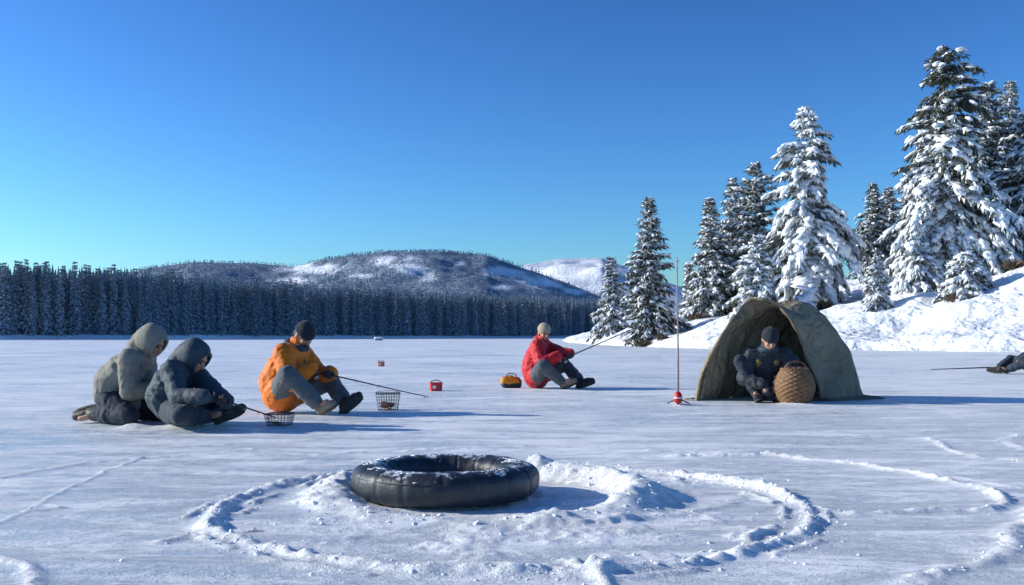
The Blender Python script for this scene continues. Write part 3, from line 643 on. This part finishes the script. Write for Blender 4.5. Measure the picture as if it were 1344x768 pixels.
    for q in(-1,1): E.tube([hc+f*.093+s*q*.014+u*.034,hc+f*.092+s*q*.032+u*.040,hc+f*.078+s*q*.050+u*.034],[.004,.005,.002],6)
    E.build('eyebrows',M['hair'],root)
    if st.get('beard'):
        E=MB();E.ell(hc+f*.045-u*.075,f*.058,s*.060,u*.045);E.ell(hc+f*.085-u*.042,f*.016,s*.034,u*.010,8,5);E.organic('beard',M['hair'],root,.008,2,.003,40,2)
    for i,q in enumerate((-1,1)):
        w,hd,hn=d['hands'][i];g=MB();t=hand_prims(g,w,hd,hn,d.get('curl',1.));sg=1 if t.dot(d.get('thumb',V3(1,0,.3)))>0 else -1
        thumb_prims(g,w,hd,hn,t,sg);g.rc(w-(w-el[i]).normalized()*.05,.042,w+hd*.02,.032)
        g.organic('glove',M[st.get('glove','glove')],root,.0058,1)
        c=MB();ax=(w-el[i]).normalized();c.rc(w-ax*.038,.060*jr,w-ax*.015,.058*jr);c.organic('cuff',M[st['jacket']],jk,.009,1)
    if st.get('hood'):
        k=st['hood'];cc=hc-f*.022+u*.006;A,Bb,Cc=f*.150*k,s*.128*k,u*.158*k
        V=[];nr,nn_=16,28
        for shell,scl in((0,1.),(1,.86)):
            for a_ in range(nr+1):
                th=math.radians(44+a_*(176-44)/nr)
                for b_ in range(nn_):
                    p=2*math.pi*b_/nn_;x,y,z=math.cos(th),math.sin(th)*math.cos(p),math.sin(th)*math.sin(p)
                    pk=1+.10*max(0,z)*max(0,-x)
                    wob=1+.03*math.sin(3*p+th*4)+.02*math.sin(7*p-th*3)
                    V.append(cc+(A*x+Bb*y+Cc*z*pk)*scl*wob)
        V1=V[:(nr+1)*nn_];V2=V[(nr+1)*nn_:]
        order=[V1[i*nn_:(i+1)*nn_] for i in range(nr,-1,-1)]+[V2[i*nn_:(i+1)*nn_] for i in range(0,nr+1)]
        H_=MB();Vf=[q for r_ in order for q in r_];m=len(order);fc=[(i*nn_+j,i*nn_+(j+1)%nn_,(i+1)*nn_+(j+1)%nn_,(i+1)*nn_+j) for i in range(m-1) for j in range(nn_)]
        fc.append(tuple(range(nn_)));fc.append(tuple(range((m-1)*nn_,m*nn_))[::-1]);H_.add(Vf,fc)
        ho=H_.build('hood',M[st['jacket']],root)
        H_=MB();th=math.radians(43);H_.tube([cc+(A*math.cos(th)+Bb*math.sin(th)*math.cos(p)+Cc*math.sin(th)*math.sin(p))*.97 for p in np.linspace(0,2*math.pi,41)],.014,8,False)
        H_.build('hood_trim',M[st.get('trim',st['jacket'])],ho)
        H_=MB();H_.rc(nk-V3(0,0,.02),.10,cc-u*.08-f*.03,.085);H_.rc(nk-V3(.05,0,0),.09,cc-f*.07-u*.05,.08);H_.organic('hood_neck',M[st['jacket']],ho,.011,3,.008,10,3)
    if st.get('hat'):
        H_=MB();c=hc-f*.008;pr=[(.080,.030),(.093,.032),(.099,.040),(.101,.060),(.097,.078),(.093,.082),(.091,.086),(.086,.105),(.073,.125),(.050,.142),(.022,.150),(.004,.152)]
        tu=(u-f*-.18).normalized();tf_=(f-tu*f.dot(tu)).normalized();H_.lathe([(r,z) for r,z in pr],c,28,tf_*1.10,s*.93,tu)
        ht=H_.build('hat',M[st['hat']],root)
        H_=MB();H_.ell(hc-f*.045-u*.0,f*.055,s*.079,u*.06);H_.organic('hair',M['hair'],root,.008,1,.003,40,1)
    if st.get('collar'):
        H_=MB();
        H_.tube([nk+V3(.02,0,.03)+V3(math.cos(a)*.088,math.sin(a)*.085,.012*math.cos(a*2)-.03*math.cos(a)) for a in np.linspace(0,2*math.pi,25)],.034,10,False)
        H_.build('collar',M[st['collar']],root)
    if st.get('vest'):
        H_=MB()
        for q in(-1,1):
            H_.rc(che+V3(.148*jr,q*.095,.03),.026,mid+V3(.152*jr,q*.10,.08),.022,Yv,1.3)
            H_.rc(che+V3(.09,q*.12,.10),.036,che+V3(.140,q*.10,.04),.030)
        H_.organic('vest_panel',M['yellow'],jk,.009,2,.004,15,4)
    if st.get('zip'):
        H_=MB();H_.tube([nk+V3(.09,0,-.05),che+V3(.163*jr,0,.0),mid+V3(.166*jr,0,0),pel+V3(.165*jr,0,.03)],.006,6);H_.build('zipper',M['blackj'],jk)
    return root
def to_local(loc,rz,wp): return Matrix.Rotation(-rz,3,'Z')@(Vector(wp)-Vector(loc))
def to_world(loc,rz,lp): return Matrix.Rotation(rz,3,'Z')@Vector(lp)+Vector(loc)
M['rod']=pm('rod_blank',(.03,.028,.03),(.05,.04,.04),30,.35,0)
M['cork']=pm('cork',(.30,.19,.10),(.2,.12,.06),60,.8,.4,120,.002)
M['steel']=pm('steel',(.45,.46,.48),(.3,.31,.33),30,.35,.1,80,.001,metal=.9)
M['line']=pm('fishing_line',(.5,.52,.55),(.45,.47,.5),30,.4,0)
def rod(label,butt,tip,line_to=None,r=.0075,bow=-.02,reel=True):
    butt=Vector(butt);tip=Vector(tip);root=empty('fishing_rod',butt,0,label,'fishing rod');v=tip-butt;L=v.length;d=v/L
    b=MB();n=10;b.tube([d*L*(.14+.86*i/n)+V3(0,0,bow*math.sin(math.pi*i/n*.5)**2) for i in range(n+1)],[r*(1-.5*i/n) for i in range(n+1)],8);b.build('blank',M['rod'],root)
    b=MB();b.tube([d*-.02,d*.0,d*L*.08,d*(L*.15)],[.011,.014,.013,.010],10);b.build('handle',M['cork'],root)
    dn=(V3(0,0,-1)+d*d.z).normalized();sd_=d.cross(dn)
    if reel:
        b=MB();c=d*L*.13+dn*.045;b.tube([d*L*.13,c],.006,6);b.tube([c-sd_*.018,c+sd_*.018],.026,14);b.tube([c+sd_*.02,c+sd_*.035],.005,6);b.tube([c+sd_*.035,c+sd_*.035+d*.035],.004,6);b.build('reel',M['steel'],root)
    b=MB()
    for k in (.35,.55,.75,.97):
        c=d*L*(.14+.86*k)+V3(0,0,bow*math.sin(math.pi*k*.5)**2)+dn*.014;b.tube([c+(dn*math.cos(a)+sd_*math.sin(a))*.009 for a in np.linspace(0,6.283,11)],.0018,5,False)
    b.build('line_guides',M['steel'],root)
    if line_to is not None:
        b=MB();e=Vector(line_to)-butt;t=tip-butt+V3(0,0,bow);b.tube([t,(t+e)/2,e],.0009,4);b.build('fishing_line',M['line'],root)
    return root
# --- orange
loc=V3(G(372,541).x,9.45,0);rz=math.radians(-14)
A_=to_local(loc,rz,P(408,487,9.35));T_=to_local(loc,rz,P(562,518,9.15));ax=(T_-A_).normalized()
h0=grip(A_+ax*.03,ax,(.75,.35,-.45),1);h1=grip(A_+ax*.17,ax,(.55,-.6,-.45),-1)
person('person in orange jacket and black beanie sitting on the ice with a long rod',loc,rz,dict(pel=(0,0,.145),che=(.055,0,.43),neck=(.13,0,.60),head=(.225,-.01,.725),hf=(.74,-.40,-.55),bend=(-.065,0,0),
 hands=[h0,h1],eh=[(-.6,-.7,-.5),(-.5,.8,-.5)],ank=[(.50,-.24,.085),(.64,.02,.10)],kh=[(.3,-.55,.55),(.1,.75,.62)],toe=[(.65,-.40,.30),(.75,-.1,.6)]),
 dict(jacket='orange',trousers='gtrou',boots=['tanboot','boot'],hat='blackhat',beard=True,collar='navy',zip=True,seed=2,jr=1.14,tr=1.08,hem=.26))
rod('long dark fishing rod held by the person in orange, pointing right',to_world(loc,rz,A_-ax*.10),to_world(loc,rz,T_),G(572,520))
# --- red
loc=V3(G(704,509).x,14.0,0);rz=math.radians(-14)
A_=to_local(loc,rz,P(734,473,13.75));T_=to_local(loc,rz,P(840,430,13.4));ax=(T_-A_).normalized()
h0=grip(A_+ax*.02,ax,(.75,.35,-.35),1);h1=grip(A_+ax*.15,ax,(.55,-.6,-.35),-1)
person('person in red jacket and cream hat sitting sideways with a raised rod',loc,rz,dict(pel=(0,0,.145),che=(.03,0,.44),neck=(.06,0,.63),head=(.11,-.02,.765),hf=(.60,-.76,-.20),bend=(-.04,0,0),
 hands=[h0,h1],eh=[(-.4,-.6,-.8),(-.4,.8,-.6)],ank=[(.42,-.20,.085),(.62,.06,.09)],kh=[(.2,-.8,.5),(.1,.7,.7)],toe=[(.8,-.3,.35),(.85,0,.3)]),
 dict(jacket='red',trousers='dtrou',boots=['tanboot','boot'],hat='creamhat',collar='red',seed=5,jr=1.22,tr=1.12,zip=True,hem=.12))
rod('raised fishing rod held by the person in red, pointing up to the right',to_world(loc,rz,A_-ax*.10),to_world(loc,rz,T_),None,bow=.02,r=.010)
# --- grey kneeling
loc=V3(G(137,558).x,8.28,0);rz=math.radians(-4)
h0=(V3(.45,-.06,.30),V3(.5,.4,-.6).normalized(),V3(-.2,.6,.3));h1=(V3(.47,.07,.30),V3(.5,-.4,-.6).normalized(),V3(-.2,-.6,.3))
o=person('person in grey hooded parka kneeling at the far left, head bowed',loc,rz,dict(pel=(.0,0,.225),che=(.12,0,.46),neck=(.245,0,.60),head=(.36,-.02,.695),hf=(.80,-.14,-.62),bend=(-.05,0,.02),
 hands=[h0,h1],eh=[(-.4,-.3,-.9),(-.4,.3,-.9)],ank=[(-.10,-.13,.085),(-.06,.12,.085)],kh=[(1,-.2,-.25),(1,.2,-.25)],toe=[(-1,0,-.3),(-1,0,-.3)],sw=.165),
 dict(jacket='grey',trousers='ntrou',boots=['boot','boot'],hood=.92,trim='grey',seed=8,jr=1.0,tr=1.0,fold=.010,skirt=[((.02,0,.20),.145,(.10,0,.18),.13)]))
o.scale=(.97,)*3
# --- navy
loc=V3(G(228,561).x,7.95,0);rz=math.radians(-6)
A_=to_local(loc,rz,P(270,518,7.60));T_=to_local(loc,rz,P(362,548,7.55));ax=(T_-A_).normalized()
h0=grip(A_+ax*.03,ax,(.75,.3,-.35),1);h1=grip(A_+ax*.14,ax,(.6,-.6,-.3),-1)
o=person('person in navy hooded jacket sitting hunched beside the kneeling grey one',loc,rz,dict(pel=(0,0,.14),che=(-.01,0,.36),neck=(.07,-.01,.49),head=(.175,-.03,.555),hf=(.78,-.12,-.64),bend=(-.07,0,0),
 hands=[h0,h1],eh=[(-.4,-.3,-.9),(-.3,.8,-.5)],ank=[(.27,-.04,.085),(.36,.12,.10)],kh=[(.35,-1,.05),(.3,1,.1)],toe=[(.85,-.15,.2),(.85,0,.35)],sw=.165),
 dict(jacket='navy',trousers='ntrou',boots=['boot','boot'],hood=.90,seed=11,jr=1.0,tr=.95,fold=.009))
rod('short fishing rod held by the person in the navy jacket',to_world(loc,rz,A_-ax*.08),to_world(loc,rz,T_),None,r=.009,reel=False,bow=0)
# --- tent sitter
loc=V3((1003-CX)/F*11.22,11.22,0);rz=math.radians(-96)
h0=(V3(.38,-.06,.19),V3(.35,.25,-.8).normalized(),V3(-.5,.5,-.1));h1=(V3(.38,.09,.20),V3(.35,-.25,-.8).normalized(),V3(-.5,-.5,-.1))
person('person in dark jacket with olive yellow panels crouching inside the tent opening',loc,rz,dict(pel=(0,0,.14),che=(.11,0,.41),neck=(.20,.01,.565),head=(.30,.015,.68),hf=(.80,.10,-.42),bend=(-.05,0,0),
 hands=[h0,h1],eh=[(-.2,-.7,-.5),(-.2,.7,-.5)],ank=[(.30,-.12,.085),(.32,.12,.085)],kh=[(.6,-.42,.6),(.6,.35,.6)],toe=[(.9,-.25,.1),(.9,.3,.1)],curl=.6),
 dict(jacket='blackj',trousers='ntrou',boots=['boot','boot'],hat='blackhat',collar='navy',vest=True,seed=14,jr=1.0,tr=.92))
# --- right edge
loc=V3(G(1353,490).x,19.4,0);rz=math.radians(176)
h0=(V3(.33,-.10,.27),V3(.7,.2,-.5).normalized(),V3(0,.6,-.5));h1=(V3(.35,.10,.27),V3(.7,-.2,-.5).normalized(),V3(0,-.6,-.5))
person('person in dark clothes cut by the right edge, only the outstretched legs in view',loc,rz,dict(pel=(0,0,.125),che=(-.14,0,.38),neck=(-.18,0,.57),head=(-.15,0,.71),hf=(.9,0,-.3),bend=(-.02,0,0),
 hands=[h0,h1],eh=[(-.4,-.7,-.5),(-.4,.8,-.5)],ank=[(.68,-.11,.085),(.60,.14,.085)],kh=[(0,-.6,.6),(0,.8,.4)],toe=[(.9,-.35,.15),(.9,.4,.2)]),
 dict(jacket='navy',trousers='ntrou',boots=['boot','boot'],hat='blackhat',seed=17))
rod('thin fishing rod lying low over the ice at the right edge',P(1312,482,18.8),P(1222,485,18.8),None,r=.014,bow=0,reel=False)
# ---------------------------------------------------------------- tent
M['canvas']=pm('canvas',(.345,.285,.195),(.245,.202,.140),2.2,.85,.5,160,.002,spec=.15,bump2=(1.,5,.09))
M['canvas2']=pm('canvas_hem',(.27,.22,.155),(.19,.155,.11),4,.85,.5,160,.002,spec=.15)
F0=V3((1004-CX)/F*11.15,11.15,0);B0=V3(3.90,12.2,0)
tent=empty('tent',F0,0,'small olive brown canvas arch tent with open front pitched on the ice','tent')
ns,nj=70,110;VV=np.zeros((ns,nj,3))
for i in range(ns):
    t=i/(ns-1);c=F0.lerp(B0,t)-F0;k=math.sqrt(max(0.,1-max(0,(t-.38)/.62)**2.2))
    wv=V3(1,-.06,0).lerp(V3(.80,-.6,0),t).normalized();hw=.60*(1-.02*t)*max(k,.06);H=1.12*(1-.02*t)*max(k,.05)*(1-.04*math.sin(math.pi*min(1,t*2.2)))
    for j in range(nj):
        ph=math.pi*j/(nj-1);x=-math.cos(ph)
        pw_=(2.1+.4*t) if x<0 else 2.6
        z=H*max(0,1-abs(x)**pw_)**(.78 if x<0 else .66)
        sn=z/H
        x=x*hw*(1+.10*(1-sn)**4)
        p=c+wv*x+V3(-.10*sn*(1-t)**1.5,-.05*sn*(1-t),z)
        VV[i,j]=(p.x,p.y,p.z)
T2,J2=np.meshgrid(np.linspace(0,1,ns),np.linspace(0,1,nj),indexing='ij')
ctr=VV.mean(1,keepdims=True);nrm=VV-ctr;nrm/=np.linalg.norm(nrm,axis=2,keepdims=True)+1e-6
rg=lambda a:1-np.abs(a)*2.4
fd=fbm(T2*3+J2*2,J2*4,0,4,3)*.065+rg(fbm(T2*2.5-J2*3,J2*5+T2*2,0,9,2))*.036+rg(fbm(T2*7+J2*4,J2*3-T2*2,0,29,2))*.020-.05*np.sin(T2*math.pi*2.5)**2*np.sin(J2*math.pi)
pf=np.sin(T2*34+2.5*vn(T2*6,J2*3,0,2))*.030*(np.exp(-(J2/.28)**2)+np.exp(-((1-J2)/.28)**2))
VV=VV+nrm*(fd+pf)[...,None]
VV[...,1]+=(.05*np.sin(J2*17)+.03*np.sin(J2*31+1))*np.exp(-(T2/.10)**2)
VV[...,2]+=(-.035*np.abs(np.sin(J2*math.pi*3.3)))*np.exp(-(T2/.12)**2)*np.sin(J2*math.pi)
VV[...,2]=np.maximum(VV[...,2],.004)
me=mesh_np('tent_canopy',VV.reshape(-1,3),grid_faces(ns,nj));o=link('canopy',me,M['canvas'],tent);mo=o.modifiers.new('s','SOLIDIFY');mo.thickness=.012;mo.offset=0
b=MB();b.tube([Vector(VV[0,j]) for j in range(0,nj,2)]+[Vector(VV[0,-1])],[.018+.008*math.sin(j*.9) for j in range(0,nj,2)]+[.016],8);b.build('front_hem',M['canvas2'],tent)
for ti in(26,48):
    b=MB();b.tube([Vector(VV[ti,j]+nrm[ti,j]*.004) for j in range(0,nj,2)]+[Vector(VV[ti,-1])],.007,6);b.build('seam',M['canvas2'],tent)
fl=[];nf=30;mf=9
for i in range(nf):
    j=int(1+i*(nj*.40)/nf);p=Vector(VV[0,j]);q=i/(nf-1)
    for m_ in range(mf):
        a=m_/(mf-1);wdt=.12*math.sin(math.pi*min(1,q*.9+.15))**.6+.02
        fl.append(p+V3(-.6*wdt*a,-.15*wdt*a-.03*math.sin(a*9+q*3)-.02*math.sin(q*14),-.10*a*q*1.2+.012*math.sin(q*15+a*5)))
fl=np.array([tuple(p) for p in fl]);fl[:,2]=np.maximum(fl[:,2],.006)
o=link('door_flap',mesh_np('door_flap',fl,grid_faces(nf,mf)),M['canvas'],tent);mo=o.modifiers.new('s','SOLIDIFY');mo.thickness=.01
for nm,jj in (('ground_skirt',nj-1),('ground_skirt',0)):
    L=[]
    for i in range(0,ns,1):
        p=Vector(VV[i,jj]);dv=Vector(nrm[i,jj]);dv.z=0;dv.normalize()
        w_=.16+.05*math.sin(i*.5)+.05*math.sin(i*1.3)
        for m_ in range(6):
            a=m_/5;q=p-dv*.02+dv*w_*a;L.append((q.x,q.y,.028*(1-a)+.006+.012*math.sin(i*.9+a*3)**2))
    o=link(nm,mesh_np(nm,np.array(L),grid_faces(ns,6)),M['canvas2'],tent);mo=o.modifiers.new('s','SOLIDIFY');mo.thickness=.006
# ---------------------------------------------------------------- wicker basket
M['wicker']=pm('wicker',(.28,.15,.065),(.13,.065,.03),26,.7,.6,120,.004)
wx_=(1043-CX)/F*10.75;wl=V3(wx_,10.75,gz(wx_,10.75)-.01)
wk=empty('wicker_basket',wl,.4,'round brown wicker basket standing at the tent opening','basket')
nr,nn_=34,96;V=[]
for i in range(nr):
    t=i/(nr-1);z=.37*t;r=.105+.105*math.sin(math.pi*min(1,.10+t*.80))**.9
    for k in range(nn_):
        a=2*math.pi*k/nn_;w_=.009*math.sin(a*14+math.pi*(i//2))
        rr=r+w_+(.003 if i%2 else -.002);V.append((rr*math.cos(a),rr*math.sin(a),z))
V=np.array(V);link('woven_body',mesh_np('woven_body',V,grid_faces(nr,nn_,True)),M['wicker'],wk)
b=MB();b.lathe([(.02,.003),(.105,.003),(.105,.01),(.02,.01)],n=24);b.build('base',M['wicker'],wk)
for zz_,rt in((.372,.140),(.016,.118)):
    b=MB()
    for s_ in(0,math.pi): b.tube([((rt+.007*math.cos(a*14+s_))*math.cos(a),(rt+.007*math.cos(a*14+s_))*math.sin(a),zz_+.008*math.sin(a*14+s_)) for a in np.linspace(0,2*math.pi,140)],.010,6,False)
    b.build('rim',M['wicker'],wk)
M['strap']=pm('strap',(.07,.04,.025),(.04,.025,.015),20,.6,.3,80)
b=MB();b.tube([(.14*math.cos(a),-.02,.37+.085*math.sin(a)) for a in np.linspace(0,math.pi,20)],.011,8);b.build('handle',M['wicker'],wk)
b=MB()
for a in(.6,2.5): b.tube([((.2)*math.cos(a),(.2)*math.sin(a),z) for z in (.1,.2,.3)],.008,6)
b.build('strap',M['strap'],wk)
M['fish']=pm('fish',(.30,.10,.07),(.16,.09,.07),18,.4,.3,60)
b=MB()
for k in range(5):
    a=k*1.4;c=V3(.05*math.cos(a),.05*math.sin(a),.37);dd=V3(math.cos(a+1),math.sin(a+1),.15).normalized();b.ell(c,dd*.08,dd.cross(V3(0,0,1))*.022,V3(0,0,.028))
b.build('catch',M['fish'],wk)
# ---------------------------------------------------------------- wire baskets
M['wire']=pm('wire',(.10,.095,.095),(.16,.14,.13),40,.5,0,metal=.3)
def wire_basket(px,py,wd,h,label,fish,rz=.15,dp=.8,nx=9,nz=6,wr=.0022):
    g=G(px,py);g.z=gz(g.x,g.y);root=empty('wire_basket',g,rz,label,'basket','wire baskets on the ice')
    b=MB();hx,hy=wd/2,wd/2*dp
    def ring(t): k=.80+.20*t;return [(-hx*k,-hy*k,h*t),(hx*k,-hy*k,h*t),(hx*k,hy*k,h*t),(-hx*k,hy*k,h*t),(-hx*k,-hy*k,h*t)]
    for t in np.linspace(.02,.95,nz): b.tube(ring(t),wr,4,False)
    r0,r1=ring(.02),ring(.98);n=nx
    for a in range(4):
        for k in range(n):
            q=k/n;p=Vector(r0[a]).lerp(Vector(r0[a+1]),q);p2=Vector(r1[a]).lerp(Vector(r1[a+1]),q);b.tube([p,p2],wr,4,False)
    for k in range(1,n):
        q=k/n;b.tube([Vector(r0[0]).lerp(Vector(r0[1]),q),Vector(r0[3]).lerp(Vector(r0[2]),q)],.0018,4,False)
    b.build('wire_mesh',M['wire'],root,False)
    b=MB();b.tube(ring(1.),.0045,6,False);b.build('rim',M['wire'],root)
    b=MB();b.tube([(-hx*math.cos(a),hy*.9,h*(1+.12*math.sin(a))) for a in np.linspace(0,math.pi,12)],.003,6);b.build('handle',M['wire'],root)
    if fish:
        b=MB();rr=random.Random(3)
        for k in range(fish):
            c=V3(rr.uniform(-.5,.5)*hx,rr.uniform(-.5,.5)*hy,rr.uniform(.12,.40)*h);a=rr.uniform(0,6);dd=V3(math.cos(a),math.sin(a),.1);b.ell(c,dd*.05,dd.cross(V3(0,0,1))*.016,V3(0,0,.12*h))
        b.build('catch',M['fish'],root)
    return root
wire_basket(509,538,.235,.165,'dark wire basket with reddish catch, right of the person in orange',9)
wire_basket(367,559,.205,.095,'shallow wire basket at the tip of the short rod',2,rz=-.1,nx=7,nz=4,wr=.0020)
# ---------------------------------------------------------------- red bait boxes
M['redp']=pm('red_plastic',(.66,.022,.018),(.50,.015,.015),8,.4,.1,60)
M['whitep']=pm('white_plastic',(.78,.78,.76),(.66,.66,.66),8,.45,.1,60)
M['dark']=pm('dark_plastic',(.03,.03,.035),(.02,.02,.02),8,.5,.1,60)
def bait(px,py,wd,h,label,name,mt,k=1):
    g=G(px,py);g.z=gz(g.x,g.y);root=empty(name,g,.3,label,'box')
    b=MB();b.box((0,0,h*.40),(wd*.44,wd*.32,h*.40),0,1.10);b.build('box_body',M[mt],root,False,.006)
    b=MB();b.box((0,0,h*.84),(wd*.51,wd*.38,h*.055));b.build('lid',M[mt],root,False,.005)
    b=MB();b.box((-wd*.2,-wd*.36,h*.42),(wd*.12,.012,h*.16));b.build('label_panel',M['whitep'],root,False,.002)
    b=MB();b.tube([(-wd*.4*math.cos(a),0,h*.88+h*.26*math.sin(a)) for a in np.linspace(0,math.pi,14)],.006,6);b.build('handle',M['dark'],root)
bait(572,513,.165,.125,'red bait box standing on the ice between the orange and red anglers','bait_box','redp')
M['orp']=pm('orange_plastic',(.62,.20,.12),(.45,.13,.08),8,.45,.1,60)
bait(500,481,.17,.13,'tiny orange-red box far out on the ice behind the person in orange','tackle_box','orp')
# ---------------------------------------------------------------- yellow bag
M['ybag']=cloth('yellow_bag',(.66,.26,.018),(.50,.19,.012),.6)
g=G(671,509);bg=empty('bag',g,.1,'orange yellow duffel bag with a black base behind the person in red','bag')
b=MB();b.rc((-.085,0,.095),.072,(.085,0,.085),.066,V3(0,1,0),.9);b.rc((-.03,0,.07),.07,(-.01,0,.125),.055);b.organic('bag_body',M['ybag'],bg,.009,2,.006,8,3)
b=MB();b.rc((-.09,0,.045),.052,(.10,0,.045),.050,V3(0,1,0),1.25);b.organic('bag_base',M['blackj'],bg,.009,2,.004,10,5)
b=MB();b.tube([(-.075*math.cos(a),-.02,.15+.055*math.sin(a)) for a in np.linspace(0,math.pi,14)],.007,6);b.build('handle',M['dark'],bg)
b=MB();b.tube([(.10,-.05,.15),(.13,-.06,.08),(.12,-.07,.02)],.009,6);b.build('strap',M['dark'],bg)
# ---------------------------------------------------------------- tip-up pole
M['pole']=pm('pole_paint',(.42,.25,.21),(.28,.17,.15),14,.5,.1,60)
g=G(890,532);g.z=gz(g.x,g.y);tp=empty('tip_up_pole',g,0,'tall thin upright pole with a red reel at its foot, left of the tent','pole')
b=MB();b.tube([(0,0,-.03),(.0,0,.5),(-.006,0,1.1),(-.012,0,1.545)],[.012,.010,.007,.005],8);b.build('shaft',M['pole'],tp)
b=MB();b.lathe([(.024,.0),(.042,.01),(.046,.05),(.040,.09),(.024,.115),(.014,.12)],(0,0,.01),18);b.build('reel',M['redp'],tp)
b=MB();b.lathe([(.043,.0),(.050,.01),(.043,.02)],(0,0,.055),18,cap=False);b.build('reel_band',M['whitep'],tp)
for a in(.3,2.4,4.5):
    b=MB();b.tube([(0,0,.06),(.13*math.cos(a),.13*math.sin(a),.004)],.007,6);b.build('leg',M['dark'],tp)
for z_ in(.42,.95,1.5):
    b=MB();b.tube([(-.006+.014*math.cos(a),.014*math.sin(a),z_) for a in np.linspace(0,6.283,12)],.004,5,False);b.build('ring',M['steel'],tp)
b=MB();b.tube([(-.012,0,1.54),(-.035,-.02,.9),(-.05,-.03,.02)],.0009,4);b.build('fishing_line',M['line'],tp)
# ---------------------------------------------------------------- far hut
M['gw']=pm('weathered_grey',(.30,.33,.38),(.2,.22,.26),3,.8,.2,10)
g=V3((497-CX)/F*190,190,0);ht=empty('ice_shelter',g,.2,'tiny snow-capped shelter far out on the ice near the opposite shore','shelter')
b=MB();b.box((0,0,.25),(.75,.5,.25),0,.9);b.build('wall',M['gw'],ht,False,.04)
b=MB();b.rc((-.65,0,.45),.22,(.65,0,.45),.20,V3(0,1,0),2.4);b.organic('roof',M['snow'],ht,.06,2)
bpy.context.view_layer.update()
